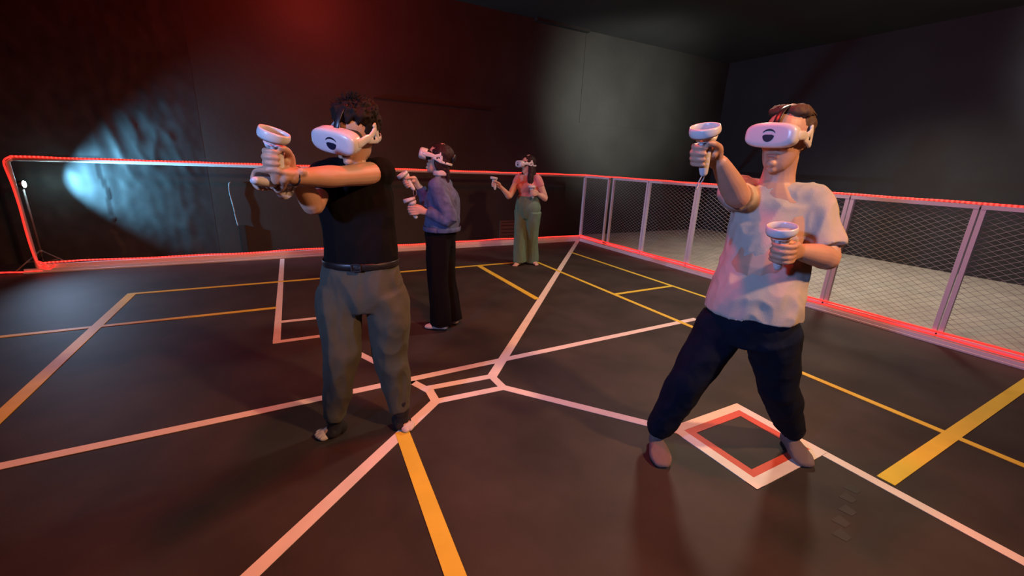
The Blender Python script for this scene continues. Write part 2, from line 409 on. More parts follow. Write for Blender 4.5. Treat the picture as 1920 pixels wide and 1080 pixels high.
led([(XE-.9+.95*i/6, YB-.06, .02+.006*sin(i*2)) for i in range(7)], .009, 'short red light rope on the floor left of the end post', 'led')
led([(XE+.03, YB-.04, .13), (XE+.09, YB-.05, .09), (XE+.03, YB-.045, .05), (XE+.12, YB-.05, .035), (XE+.17, YB-.04, .09)], .009, 'tangled red light rope heaped at the foot of the left end post', 'led', 5)

# ------------------------------------------------------------------ lamp on a tripod
LX, LY, LZ = -2.60, 7.05, .985
ls = thing('lamp_stand', (LX, LY, 0), 'thin grey tripod stand behind the left end of the back fence', 'stand')
bm = bmesh.new(); tube(bm, [(LX, LY, .20), (LX, LY, LZ-.06)], .011, n=8); obj('pole', bm, 'stand', ls, True)
bm = bmesh.new(); ball(bm, (LX, LY, .20), (.022, .022, .02)); obj('collar', bm, 'stand', ls, True)
for a in (-8, 112, 232):
    d = V((cos(radians(a)), sin(radians(a)), 0))
    bm = bmesh.new(); tube(bm, [V((LX, LY, .20))+d*.015, V((LX, LY, .012))+d*.28], .009, n=6); obj('leg', bm, 'stand', ls, True)
    bm = bmesh.new(); tube(bm, [V((LX, LY, .07)), V((LX, LY, .10))+d*.15], .006, n=6); obj('brace', bm, 'stand', ls, True)
lh = thing('spot_lamp', (LX, LY, LZ), 'small cyan-white spot lamp glowing on top of the tripod stand', 'lamp')
bm = bmesh.new(); loft(bm, [(LX-.085, LY, LZ), (LX-.03, LY, LZ), (LX+.015, LY, LZ)], [.026, .036, .042], side=(0, 0, 1), cap='flat', sub=1); obj('lamp_housing', bm, 'dark', lh, True)
bm = bmesh.new(); ball(bm, (LX+.02, LY-.004, LZ), (.014, .038, .038)); obj('lens', bm, 'lampglass', lh, True)
bm = bmesh.new(); tube(bm, [(LX, LY, LZ-.08), (LX, LY, LZ-.03)], .008, n=6); obj('yoke', bm, 'dark', lh, True)
lamp('cyan_lamp_beam', 'SPOT', (LX+.05, LY-.02, LZ), (.22, .66, 1), 420, aim=(LX+1.4, LY+.34, LZ+.06), size=.02, spot=90, blend=.75)
lamp('cyan_lamp_spill', 'SPOT', (LX+.05, LY-.06, LZ+.02), (.45, .66, 1), 90, aim=(LX+1.6, LY-1.4, 0), size=.05, spot=100, blend=1)
lamp('cyan_lamp_glow', 'POINT', (LX+.06, LY-.01, LZ), (.45, .95, 1), 1.2, size=.02)

# ------------------------------------------------------------------ people
class Frame:
    """person's own frame: s to the right as seen from the camera side, t towards it, z up"""
    def __init__(s, x, y):
        s.B = V((x, y, 0)); h = s.B.normalized(); s.r = V((h.y, -h.x, 0)); s.t = -h
    def P(s, a, t, z): return s.B + s.r*a + s.t*t + V((0, 0, z))
    def at(s, px, py, t):           # a photo point at depth t in the person's frame
        d = _F*F_PX + _R*(px-960) - _U*(py-540)
        return EYE + d*((t-(EYE-s.B).dot(s.t))/d.dot(s.t))
    def dir(s, yaw, up=0):          # 0 faces the camera, 90 faces left in the photo
        a = radians(yaw); v = s.t*cos(a) - s.r*sin(a); return (v*cos(radians(up)) + V((0, 0, sin(radians(up))))).normalized()
def atz(px, py, z):
    d = _F*F_PX + _R*(px-960) - _U*(py-540); return EYE + d*((z-CAM_H)/d.z)

def hand(bm, G0, G, A, left):
    """five fingers closed round a grip at G0; G along the grip (to the index side), A towards the wrist"""
    G = G.normalized(); D = A.normalized(); A = (D-G*D.dot(G)).normalized(); C = A.cross(G) if left else G.cross(A)
    def q(a, c, g): return G0 + A*a + C*c + G*g
    W = (A*.45+D*.55).normalized(); wr = G0 + W*.105 + C*.006
    loft(bm, [G0+W*.118+C*.006, G0+W*.094+C*.010, q(.055, .022, .002), q(.028, .030, .002)], [(.025, .018), (.028, .018), (.037, .015), (.040, .012)], side=G, n=14)
    for g, L_, r in ((.030, 1.0, .0094), (.010, 1.06, .0097), (-.010, 1.0, .0092), (-.028, .86, .0082)):
        k = L_
        loft(bm, [q(.055, .020, g*.75), q(.030, .032, g), q(.008, .039, g)], [.0105, .0105, r*1.14], side=G, n=10)
        loft(bm, [q(.008, .039, g), q(-.012*k, .039, g*1.02), q(-.030*k, .029*k, g*1.02), q(-.037*k, .013, g*1.02), q(-.036*k, -.004, g*1.02), q(-.026*k, -.017, g*1.0)],
             [r*1.12, r*1.02, r*1.1, r*.98, r*.95, r*.80], side=G, n=10, sub=3)
    loft(bm, [G0+W*.092+C*.004, q(.064, -.004, .016), q(.036, -.017, .029)], [.018, .019, .0145], side=G, n=10)
    loft(bm, [q(.040, -.016, .028), q(.016, -.026, .037), q(-.008, -.029, .043), q(-.026, -.023, .046)], [.0140, .0118, .0118, .0088], side=G, n=10)
    loft(bm, [q(.055, .014, -.004), q(.034, -.006, .004)], [.020, .017], side=G, n=10)
    return wr

def head(bm, c, f, u, jaw=1.0, size=1.0):
    l = u.cross(f).normalized()
    def q(x, y, z): return c + (l*x + f*y + u*z)*size
    S_ = [(-.116, .060, .020, .016), (-.104, .048, .038*jaw, .036), (-.080, .030, .053*jaw, .058), (-.050, .014, .062*jaw, .077), (-.015, .004, .070, .090), (.03, -.002, .0755, .097), (.068, -.007, .071, .091), (.098, -.010, .053, .070), (.114, -.010, .030, .040)]
    loft(bm, [q(0, y, z) for z, y, a, b in S_], [(a*size, b*size) for z, y, a, b in S_], side=l, n=24, sub=2)
    loft(bm, [q(0, .082, .030), q(0, .098, .004), q(0, .108, -.014), q(0, .112, -.024)], [(.008, .010), (.009, .010), (.012, .010), (.014, .010)], side=l, n=10)
    for s in (-1, 1):
        ball(bm, q(.012*s, .100, -.027), (.007*size, .008*size, .006*size), l, f)
        ball(bm, q(.032*s, .082, .018), (.016*size, .010*size, .010*size), l, f)
        ball(bm, q(.034*s, .066, -.030), (.020*size, .018*size, .018*size), l, f)
        loft(bm, [q(.073*s, .000, .022), q(.080*s, -.010, .012), q(.079*s, -.012, -.008), q(.072*s, .000, -.030)], [(.007, .012), (.006, .018), (.006, .016), (.005, .008)], side=l, n=8)
    ball(bm, q(0, .081, -.059), (.026*size, .010*size, .007*size), l, f); ball(bm, q(0, .079, -.068), (.022*size, .010*size, .007*size), l, f)
    ball(bm, q(0, .074, -.094), (.020*size, .018*size, .015*size), l, f)

def mouth(c, f, u, parent, size=1.0):
    l = u.cross(f).normalized()
    bm = bmesh.new()
    for z, y, a, h in ((-.0590, .0872, .021, .0032), (-.0675, .0850, .017, .0038)):
        ball(bm, c+(f*y+u*z)*size, (a*size, .0058*size, h*size), l, f)
    obj('lips', bm, 'lips', parent, True)

def headset(c, f, u, label, size=1.0, group='white vr headsets worn by the players', tall=False):
    l = u.cross(f).normalized(); size *= 1.07
    def q(x, y, z): return c + (l*x + f*y + u*z)*size
    t = thing('vr_headset', c, label, 'headset', group)
    bm = bmesh.new(); R_ = [(.090, .043), (.0935, .0465), (.0935, .0465), (.091, .045), (.083, .039), (.066, .028)]
    loft(bm, [q(0, y, .012) for y in (.094, .104, .138, .148, .154, .1565)], [(a*size, b*size) for a, b in R_], side=l, n=40, sub=1, cap='flat', ex=3.0)
    obj('visor', bm, 'plastic', t, True)
    bm = bmesh.new(); loft(bm, [q(0, y, .012) for y in (.058, .080, .098)], [(.074*size, .037*size), (.082*size, .039*size), (.088*size, .042*size)], side=l, n=32, sub=1, cap='flat', ex=2.6)
    obj('face_gasket', bm, 'foam', t, True)
    # front mark: a thin dark arc over a dark half disc
    def flat(pts, nm):
        bm = bmesh.new(); a = [bm.verts.new(q(x, .1562, z)) for x, z in pts]; b = [bm.verts.new(q(x, .1576, z)) for x, z in pts]; k = len(pts)
        bm.faces.new(a[::-1]); bm.faces.new(b)
        for i in range(k): bm.faces.new((a[i], a[(i+1) % k], b[(i+1) % k], b[i]))
        obj(nm, bm, 'mark', t)
    ar = [radians(x) for x in range(25, 156, 13)]
    flat([(.025*cos(a), .012+.022*sin(a)) for a in ar]+[(.025*cos(a), .012+.015*sin(a)) for a in ar[::-1]], 'front_arc')
    ar = [radians(x) for x in range(180, 361, 15)]
    flat([(.021*cos(a), .009+.023*sin(a)) for a in ar]+[(.012, .013), (-.012, .013)], 'front_half_disc')
    for s in (-1, 1):
        bm = bmesh.new(); loft(bm, [q(.089*s, .118, .014), q(.091*s, .094, .015), q(.089*s, .06, .018), q(.087*s, .030, .014)], [(.006*size, .017*size), (.006*size, .018*size), (.005*size, .017*size), (.005*size, .016*size)], side=l, n=12, sub=2)
        obj('strap_arm', bm, 'plastic', t, True)
        bm = bmesh.new()
        loft(bm, [q(.086*s, .036, .014), q(.087*s, .006, .026), q(.083*s, -.022, .044)], [(.005*size, .014*size)]*2+[(.005*size, .012*size)], side=l, n=10, sub=2)
        loft(bm, [q(.086*s, .036, .008), q(.088*s, .006, .000), q(.084*s, -.030, -.012)], [(.005*size, .015*size)]*2+[(.005*size, .012*size)], side=l, n=10, sub=2)
        loft(bm, [q(.083*s, -.012, .056), q(.085*s, -.024, .022), q(.084*s, -.030, -.012)], [(.005*size, .013*size)]*3, side=l, n=10, sub=2)
        obj('side_yoke', bm, 'plastic', t, True)
        bm = bmesh.new(); ball(bm, q(.091*s, .006, .008), (.003, .008, .008), l, f, 12); obj('strap_pivot', bm, 'dark', t, True)
    bm = bmesh.new(); P = [q(.084*cos(radians(a)), -.030+.088*sin(radians(a)), -.012) for a in range(0, -181, -15)]
    loft(bm, P, [(.010*size, .003*size)]*len(P), side=u, n=8, sub=1); obj('rear_strap', bm, 'plastic' if tall else 'plastic2', t, True)
    bm = bmesh.new(); P = [q(0, .012+.112*cos(radians(a)), .012+.120*sin(radians(a))) for a in range(22, 181, 12)]
    loft(bm, P, [(.012*size, .0025*size)]*len(P), side=l, n=8, sub=1); obj('top_strap', bm, 'dark', t, True)
    return t

def controller(G0, G, A, left, label, tilt=.35, strap=True, axis=None):
    G = G.normalized(); A = (A-G*A.dot(G)).normalized(); C = A.cross(G) if left else G.cross(A)
    def q(a, c, g): return G0 + A*a + C*c + G*g
    t = thing('motion_controller', G0, label, 'controller', 'white motion controllers held by the players')
    bm = bmesh.new(); loft(bm, [q(.010, 0, -.060), q(.004, 0, -.035), q(0, 0, 0), q(-.002, 0, .032), q(-.006, 0, .052)], [(.013, .016), (.0165, .019), (.0175, .020), (.018, .021), (.022, .025)], side=C, n=18, sub=3)
    obj('grip', bm, 'plastic', t, True)
    N = (G + A*tilt).normalized() if axis is None else axis.normalized()                      # ring axis
    cc = q(-.026, 0, .086); U1 = (A-N*A.dot(N)).normalized(); U2 = N.cross(U1)
    bm = bmesh.new(); loft(bm, [cc-N*.034+A*.016, cc-N*.026+A*.012], [(.022, .024), (.026, .028)], side=C, n=24, sub=1, cap='round'); obj('button_face', bm, 'plastic2', t, True)
    bm = bmesh.new(); loft(bm, [q(-.004, 0, .040), cc-N*.034+A*.014, cc-N*.024+A*.012], [(.020, .022), (.028, .032), (.034, .040)], side=C, n=20, sub=1, cap='flat')
    loft(bm, [cc-N*.026+A*.034, cc-N*.010+A*.044], [(.022, .010), (.020, .006)], side=C, n=12, sub=1); obj('head_shell', bm, 'plastic', t, True)
    bm = bmesh.new(); rings = []
    for k in range(40):
        a = 2*pi*k/40; d = U1*cos(a)+U2*sin(a); h = .0150+.003*cos(a+pi)
        pr = [(.0545, -h), (.0590, -h*.55), (.0600, 0), (.0585, h*.6), (.0560, h), (.0530, h*.9), (.0525, 0), (.0520, -h*.8)]
        rings.append([bm.verts.new(cc + d*x*.86 + N*z) for x, z in pr])
    for k in range(40):
        A_, B_ = rings[k], rings[(k+1) % 40]
        for j in range(8): bm.faces.new((A_[j], A_[(j+1) % 8], B_[(j+1) % 8], B_[j]))
    obj('tracking_ring', bm, 'plastic', t, True)
    bm = bmesh.new(); loft(bm, [cc-N*.026+C*.008, cc-N*.014+C*.008], [.0075, .006], side=A, n=12, sub=1); ball(bm, cc-N*.010+C*.008, (.009, .009, .003), A, C); obj('thumbstick', bm, 'dark', t, True)
    for x in (-.012, .004):
        bm = bmesh.new(); ball(bm, cc-N*.016-C*.014+A*x, (.005, .005, .003), A, C, 10); obj('button', bm, 'plastic2', t, True)
    bm = bmesh.new(); loft(bm, [q(-.028, 0, .052), q(-.034, 0, .038), q(-.034, 0, .026)], [(.009, .006), (.009, .007), (.007, .004)], side=C, n=10); obj('trigger', bm, 'plastic2', t, True)
    if strap:
        bm = bmesh.new(); P = [q(.012, 0, -.060), q(.03, .01, -.085), q(.02, .02, -.115), q(-.005, .01, -.12), q(-.01, 0, -.09), q(.008, 0, -.062)]
        loft(bm, P, [.0022]*len(P), side=(0, 0, 1), n=6, sub=4); obj('wrist_cord', bm, 'plastic2', t, True)
    return t

def wrist(g, G, el):
    G = G.normalized(); D = (el-g).normalized(); A = (D-G*D.dot(G)).normalized(); return g + (A*.45+D*.55).normalized()*.105
def limb(bm, pts, rad, side=(1, 0, 0), sub=4, n=18, cap='round'):
    side = V(side).normalized(); ts = [(b-a).normalized() for a, b in zip(pts, pts[1:])]
    if max(abs(t.dot(side)) for t in ts) > .8:
        nrm = sum((a.cross(b) for a, b in zip(ts, ts[1:])), V((0, 0, 0)))
        side = nrm.normalized() if nrm.length > .05 else min((V((1, 0, 0)), V((0, 1, 0)), V((0, 0, 1))), key=lambda x: max(abs(t.dot(x)) for t in ts))
    loft(bm, pts, rad, side=side, sub=sub, n=n, cap=cap)

def foot(bm, ank, toe, wd=.045, h=1.0):
    d = (toe-ank); d.z = 0; L_ = d.length; d.normalize(); s = V((-d.y, d.x, 0)); zf = .003
    heel = V((ank.x, ank.y, 0)) - d*.045
    def q(a, z): return heel + d*a + V((0, 0, z+zf))
    T = L_+.045
    loft(bm, [q(.012, .032), q(.05, .040), q(T*.5, .034), q(T*.75, .024), q(T*.93-(1-h)*.06, .017)], [(.028*h, .032*h), (.033*h, .040*h), (wd*.86*h, .034*h), (wd*h, .024*h), (wd*.72*h, .017*h)], side=s, n=16, sub=3, ex=2.4)
    loft(bm, [ank+V((0, 0, .07)), ank, q(.05, .045)], [.036*h, .034*h, .036*h], side=s, n=14)

def strands(bm, spec, n=5):
    """tapered hair locks; spec = list of (points, radius)"""
    for P, r in spec:
        k = len(P); loft(bm, P, [(r*(1-.8*i/(k-1)), r*.7*(1-.8*i/(k-1))) for i in range(k)], side=(.6, .5, .3), n=n, sub=3, cap='flat')

def lens(*P): return sum((V(b)-V(a)).length for a, b in zip(P, P[1:]))
INFO = {}

# ================= man in black shirt =================
def man_black():
    fr = Frame(.29, 2.15)
    root = thing('person', fr.B, 'man in black t-shirt and loose olive trousers pointing with both arms joined', 'person')
    bf_ = fr.dir(12); bl = V((0, 0, 1)).cross(bf_)
    pel = fr.at(680, 540, .02); pel.z = .87
    hipL = pel + bl*.085 + V((0, 0, -.04)); hipR = pel - bl*.085 + V((0, 0, -.04))
    kR = fr.at(640, 668, .06); kL = fr.at(733, 668, .02)
    aR = atz(628, 788, .085); aL = atz(752, 775, .085)
    toeR = atz(600, 815, .02); toeL = atz(768, 800, .02)
    neck = fr.at(662, 292, .02); chest = fr.at(668, 370, .0)
    shL = fr.at(712, 324, .02); shR = fr.at(606, 330, .05)
    elL = fr.at(638, 331, .25); wrL = fr.at(546, 332, .42)
    elR = fr.at(588, 385, .22)
    g1 = fr.at(522, 303, .44); G1 = (V((0, 0, 1))+fr.r*.10-fr.t*.05)
    hc = fr.at(666, 254, .09); hf = fr.dir(37, -18); hu0 = V((0, 0, 1))+fr.r*.20
    hu = (hu0-hf*hu0.dot(hf)).normalized()
    wrR = wrist(g1, G1, elR)
    # second hand under the first
    g2 = fr.at(502, 341, .42); G2 = (-fr.t*.75+fr.r*.6+V((0, 0, -.05)))
    INFO['black'] = dict(uL=lens(shL, elL), fL=lens(elL, wrL), uR=lens(shR, elR), fR=lens(elR, wrR), thigh=lens(hipR, kR), shin=lens(kR, aR), shinL=lens(kL, aL), sh=(shL-shR).length, neck=neck.z, head=hc.z)
    bm = bmesh.new()
    head(bm, hc, hf, hu)
    limb(bm, [neck-V((0, 0, .06)), neck+V((0, 0, .03)), hc-hu*.06-hf*.02], [(.072, .062), (.056, .057), (.054, .058)], bl)
    limb(bm, [pel-V((0, 0, .02)), pel+V((0, 0, .05)), pel+V((0, 0, .17)), chest, neck-V((0, 0, .07)), neck-V((0, 0, .01))], [(.11, .08), (.135, .095), (.13, .095), (.16, .11), (.12, .085), (.06, .055)], bl)
    limb(bm, [neck-V((0, 0, .06))+bl*.03, shL], [.055, .055]); limb(bm, [neck-V((0, 0, .06))-bl*.03, shR], [.055, .055])
    limb(bm, [shL, shL.lerp(elL, .45), elL.lerp(shL, .08), elL.lerp(wrL, .25), elL.lerp(wrL, .7), wrL], [.055, .050, .042, .044, .033, .026], (0, 0, 1))
    limb(bm, [shR, shR.lerp(elR, .5), elR, elR.lerp(wrR, .28), elR.lerp(wrR, .75), wrR], [.055, .048, .041, .043, .034, .027], (0, 0, 1))
    for hp, k, a in ((hipL, kL, aL), (hipR, kR, aR)):
        limb(bm, [hp, hp.lerp(k, .5), k, k.lerp(a, .3), k.lerp(a, .8), a], [.065, .06, .048, .050, .036, .032], bl)
    foot(bm, aR, toeR, .045, .72); foot(bm, aL, toeL, .045, .72)
    hand(bm, g1, G1, elR-g1, False)
    w2 = hand(bm, g2, G2, elL-g2, True)
    limb(bm, [wrL, w2], [.026, .022])
    solidify_union('body', bm, 'skin_a', root, .0042, 2)
    mouth(hc, hf, hu, root)
    # shirt
    bm = bmesh.new()
    waist = fr.at(678, 492, .02)
    limb(bm, [waist+V((0, 0, .0)), waist+V((0, 0, .10)), waist.lerp(chest, .55), chest, neck-V((0, 0, .10)), neck-V((0, 0, .045)), neck-V((0, 0, .015))],
         [(.178, .135), (.172, .130), (.170, .128), (.182, .130), (.150, .105), (.098, .078), (.070, .062)], bl, cap='flat', n=24)
    limb(bm, [neck-V((0, 0, .075))+bl*.04, shL, shL.lerp(elL, .10)], [.068, .075, .070])
    limb(bm, [neck-V((0, 0, .075))-bl*.04, shR, shR.lerp(elR, .45)], [.066, .073, .068])
    limb(bm, [shL-fr.r*.0+V((0, 0, -.01)), shL.lerp(elL, .22)], [.072, .066], (0, 0, 1), cap='flat')
    limb(bm, [shR.lerp(elR, .3), shR.lerp(elR, .62)], [.070, .066], (0, 0, 1), cap='flat')
    solidify_union('t_shirt', bm, 'tee', root, .007, 5, folds(.007, 7, 4.5, 3.1))
    bm = bmesh.new(); P = [neck-V((0, 0, .012)) + bl*.064*cos(radians(a)) + bf_*(.060*sin(radians(a))) + V((0, 0, -.012*sin(radians(a)))) for a in range(0, 361, 20)]
    loft(bm, P, [.007]*len(P), side=(0, 0, 1), n=8, sub=2); obj('collar', bm, 'tee', root, True)
    # trousers
    bm = bmesh.new()
    limb(bm, [pel+V((0, 0, -.15)), pel+V((0, 0, -.07)), pel+V((0, 0, .02)), waist+V((0, 0, .015))], [(.17, .12), (.200, .142), (.192, .138), (.170, .126)], bl, n=24, cap='flat')
    for hp, k, a, sg in ((hipL, kL, aL, 1), (hipR, kR, aR, -1)):
        a2 = a+V((0, 0, .02))
        limb(bm, [hp-V((0, 0, .02))+bl*.015*sg, hp.lerp(k, .35)+bl*.022*sg, hp.lerp(k, .75)+bl*.012*sg, k, k.lerp(a2, .5), k.lerp(a2, .85), a2], [(.110, .125), (.112, .122), (.100, .106), (.092, .098), (.078, .082), (.062, .066), (.058, .060)], bl, n=20, cap='flat')
    tr = solidify_union('trousers', bm, 'olive', root, .008, 14, folds(.012, 7, 3.4, 7.7))
    bm = bmesh.new(); P = [waist+V((0, 0, .006)) + bl*.178*cos(radians(a)) + bf_*.134*sin(radians(a)) for a in range(0, 361, 12)]
    loft(bm, P, [(.017, .004)]*len(P), side=(0, 0, 1), n=8, sub=1, cap='flat'); belt = obj('belt', bm, 'leather', root, True)
    bm = bmesh.new(); Rm = Matrix((bl, bf_, V((0, 0, 1)))).transposed(); c = waist+V((0, 0, .006))+bf_*.140
    for a, b in (((-.022, -.004, -.019), (-.017, .004, .019)), ((.017, -.004, -.019), (.022, .004, .019)), ((-.022, -.004, .014), (.022, .004, .019)), ((-.022, -.004, -.019), (.022, .004, -.014)), ((-.002, -.003, -.004), (.02, .006, .003))): box(bm, a, b, Rm, c)
    obj('buckle', bm, 'silver', belt)
    for nm, a, tt in (('sock', aR, toeR), ('sock', aL, toeL)):
        bm = bmesh.new(); foot(bm, a+V((0, 0, .004)), tt-(tt-a).normalized()*.035, .054, 1.08); limb(bm, [a, a+V((0, 0, .09))], [.045, .045], cap='flat')
        so = solidify_union(nm, bm, 'sockb', root, .005, 3)
        bm = bmesh.new(); d = (tt-a); d.z = 0; d.normalize(); sd = V((-d.y, d.x, 0)); t0 = V((tt.x, tt.y, 0))
        for i, (o_, r_, l_) in enumerate(((-.030, .016, -.004), (-.010, .0125, .004), (.008, .012, .001), (.024, .011, -.007), (.037, .010, -.016))):
            ball(bm, t0+sd*o_+d*l_+V((0, 0, .017)), (.024, r_, .015), d, sd)
        loft(bm, [t0-d*.05+V((0, 0, .022)), t0-d*.01+V((0, 0, .019))], [(.043, .022), (.040, .018)], side=sd, n=14)
        solidify_union('sock_toe', bm, 'sockw', so, .004, 1)
    # bracelets
    for nm, c, ax, r in (('bracelet', wrL.lerp(elL, .05), elL-wrL, .030), ('watch_band', wrR.lerp(elR, .02), elR-wrR, .031)):
        ax = ax.normalized(); X = ax.cross(V((0, 0, 1))).normalized(); Y = ax.cross(X); bm = bmesh.new()
        P = [c+X*r*cos(radians(a))+Y*r*sin(radians(a)) for a in range(0, 361, 20)]
        loft(bm, P, [(.0022, .0022) if nm == 'bracelet' else (.008, .003)]*len(P), side=ax, n=6, sub=1, cap='flat'); obj(nm, bm, 'leather', root, True)
    # hair: tall and tousled
    l = hu.cross(hf); bm = bmesh.new()
    def q(x, y, z): return hc+l*x+hf*y+hu*z
    ball(bm, q(0, -.034, .050), (.088, .090, .080), l, hf, 20); ball(bm, q(0, .012, .096), (.080, .070, .042), l, hf, 20); ball(bm, q(0, -.03, .100), (.082, .080, .046), l, hf, 20)
    ball(bm, q(0, -.060, .01), (.070, .050, .060), l, hf, 16)
    hr = solidify_union('hair', bm, 'hair', root, .006, 1, lambda p: .012*(1-abs(noise.noise(p*38))*2)+.006*noise.noise(p*90))
    sp = []
    for i in range(230):
        th = random.uniform(0, 2*pi); ph = random.uniform(.0, 1.15); d = (l*cos(th)*sin(ph)+hf*sin(th)*sin(ph)+hu*cos(ph)).normalized()
        b = q(0, -.014, .070)+l*d.dot(l)*.080+hf*d.dot(hf)*.080+hu*d.dot(hu)*.070
        j = V((random.uniform(-1, 1), random.uniform(-1, 1), random.uniform(-.4, 1)))*.018
        e = random.uniform(.012, .030)
        sp.append(([b-d*.01, b+d*e*.6+j*.4, b+d*e+j], .0042))
    bm = bmesh.new(); strands(bm, sp); obj('hair_tufts', bm, 'hair', hr, True)
    headset(hc, hf, hu, 'white vr headset worn by the man in the black t-shirt, tilted down')
    controller(g1, G1, elR-g1, False, 'white controller held up in the raised fist of the man in black', strap=False, axis=V((0, 0, 1))+fr.r*.32+fr.t*.28)
    controller(g2, G2, elL-g2, True, 'white controller mostly hidden in the lower fist of the man in black', strap=False, axis=V((0, 0, 1)))

# ================= man in beige shirt =================
def man_beige():
    fr = Frame(1.92, 1.05)
    root = thing('person', fr.B, 'man in oatmeal beige shirt and navy jeans standing wide and pointing ahead', 'person')
    up = V((0, 0, 1))
    bf_ = fr.dir(8); bl = up.cross(bf_)
    pel = fr.at(1406, 595, .10)
    hipL = pel + bl*.09 - up*.03; hipR = pel - bl*.09 - up*.03
    
    aR = atz(1232, 812, .09); aL = atz(1483, 810, .09)
    kR = hipR.lerp(aR, .48)+bf_*.05; kL = hipL.lerp(aL, .47)+bf_*.06
    toeR = atz(1243, 872, .02); toeL = atz(1514, 872, .02)
    neck = fr.at(1458, 335, .02); chest = fr.at(1452, 420, .02)
    shR = fr.at(1382, 362, .03); shL = fr.at(1520, 378, .02)
    g1 = fr.at(1322, 292, .50); G1 = up+fr.t*.15+fr.r*.04
    elR = fr.at(1382, 368, .24)
    wrR = wrist(g1, G1, elR)
    g2 = fr.at(1463, 472, .36); G2 = up+fr.t*.10+fr.r*.05
    elL = fr.at(1552, 482, .10); wrL = wrist(g2, G2, elL)
    hc = fr.at(1470, 264, .06); hf = fr.dir(19, 0); hu0 = up+fr.r*.03; hu = (hu0-hf*hu0.dot(hf)).normalized()
    INFO['beige'] = dict(pel=pel.z, uL=lens(shL, elL), fL=lens(elL, wrL), uR=lens(shR, elR), fR=lens(elR, wrR), thighR=lens(hipR, kR), shinR=lens(kR, aR), thighL=lens(hipL, kL), shinL=lens(kL, aL), sh=(shL-shR).length, neck=neck.z, head=hc.z)
    bm = bmesh.new()
    head(bm, hc, hf, hu, jaw=1.04, size=.98)
    limb(bm, [neck-up*.07, neck+up*.02, hc-hu*.06-hf*.02], [(.080, .068), (.062, .062), (.060, .062)], bl)
    limb(bm, [pel-up*.02, pel+up*.08, pel+up*.22, chest, neck-up*.08, neck-up*.01], [(.12, .09), (.14, .10), (.145, .105), (.17, .12), (.13, .09), (.065, .06)], bl)
    limb(bm, [neck-up*.07+bl*.03, shL], [.06, .06]); limb(bm, [neck-up*.07-bl*.03, shR], [.06, .06])
    limb(bm, [shR, shR.lerp(elR, .5), elR, elR.lerp(wrR, .3), elR.lerp(wrR, .75), wrR], [.06, .054, .046, .047, .037, .029], up)
    limb(bm, [shL, shL.lerp(elL, .5), elL, elL.lerp(wrL, .28), elL.lerp(wrL, .75), wrL], [.06, .053, .045, .047, .037, .029], (0, 1, 0))
    for hp, k, a in ((hipL, kL, aL), (hipR, kR, aR)):
        limb(bm, [hp, hp.lerp(k, .5), k, k.lerp(a, .3), k.lerp(a, .8), a], [.068, .062, .050, .052, .036, .032], bl)
    foot(bm, aR, toeR, .045, .72); foot(bm, aL, toeL, .045, .72)
    hand(bm, g1, G1, elR-g1, False); hand(bm, g2, G2, elL-g2, True)
    solidify_union('body', bm, 'skin_b', root, .0042, 2)
    mouth(hc, hf, hu, root, .98)
    bm = bmesh.new()
    hem = fr.at(1406, 586, .10)
    limb(bm, [hem, hem+up*.06, hem.lerp(chest, .4), hem.lerp(chest, .72), chest, neck-up*.115, neck-up*.06, neck-up*.03],
         [(.200, .150), (.196, .148), (.180, .142), (.172, .136), (.180, .130), (.165, .110), (.105, .082), (.076, .066)], bl, cap='flat', n=28)
    limb(bm, [neck-up*.085+bl*.04, shL], [.072, .082]); limb(bm, [neck-up*.085-bl*.04, shR], [.072, .080])
    limb(bm, [shR, shR.lerp(elR, .5), shR.lerp(elR, .66)], [.078, .068, .060], up, cap='flat')
    limb(bm, [shL, shL.lerp(elL, .5), shL.lerp(elL, .86)], [.082, .078, .076], (0, 1, 0), cap='flat')
    solidify_union('shirt', bm, 'beige', root, .007, 12, folds(.011, 7, 5, 1.7))
    bm = bmesh.new(); P = [neck-up*.026 + bl*.070*cos(radians(a)) + bf_*(.064*sin(radians(a))+.004) - up*.018*sin(radians(a)) for a in range(0, 361, 20)]
    loft(bm, P, [.007]*len(P), side=(0, 0, 1), n=8, sub=2); obj('collar', bm, 'beige', root, True)
    bm = bmesh.new()
    limb(bm, [pel-up*.12, pel-up*.02, pel+up*.10], [(.12, .11), (.175, .130), (.165, .125)], bl, n=24, cap='flat')
    for hp, k, a, sg in ((hipL, kL, aL, 1), (hipR, kR, aR, -1)):
        a2 = a+up*.02
        limb(bm, [hp+bl*.005*sg, hp.lerp(k, .4), hp.lerp(k, .8), k, k.lerp(a2, .5), k.lerp(a2, .85), a2], [(.112, .120), (.106, .112), (.094, .098), (.090, .094), (.084, .086), (.074, .076), (.066, .070)], bl, n=20, cap='flat')
    solidify_union('jeans', bm, 'navy', root, .008, 12, folds(.008, 7, 5, 4.4))
    for a, tt in ((aR, toeR), (aL, toeL)):
        bm = bmesh.new(); foot(bm, a+up*.003, tt+(tt-a).normalized()*.006, .054, 1.05); limb(bm, [a, a+up*.09], [.043, .045], cap='flat')
        solidify_union('sock', bm, 'sock', root, .005, 3, folds(.002, 20, 20, 2))
    l = hu.cross(hf); bm = bmesh.new()
    def q(x, y, z): return hc+(l*x+hf*y+hu*z)*.98
    ball(bm, q(0, -.040, .060), (.082, .082, .070), l, hf, 20); ball(bm, q(.0, -.06, .01), (.074, .050, .062), l, hf, 16)
    ball(bm, q(-.02, -.002, .112), (.060, .055, .024), l, hf, 16); ball(bm, q(.03, .0, .108), (.045, .06, .028), l, hf, 16)
    hr = solidify_union('hair', bm, 'hairb', root, .006, 1, lambda p: .006*(1-abs(noise.noise(p*45))*2)+.003*noise.noise(p*100))
    sp = []
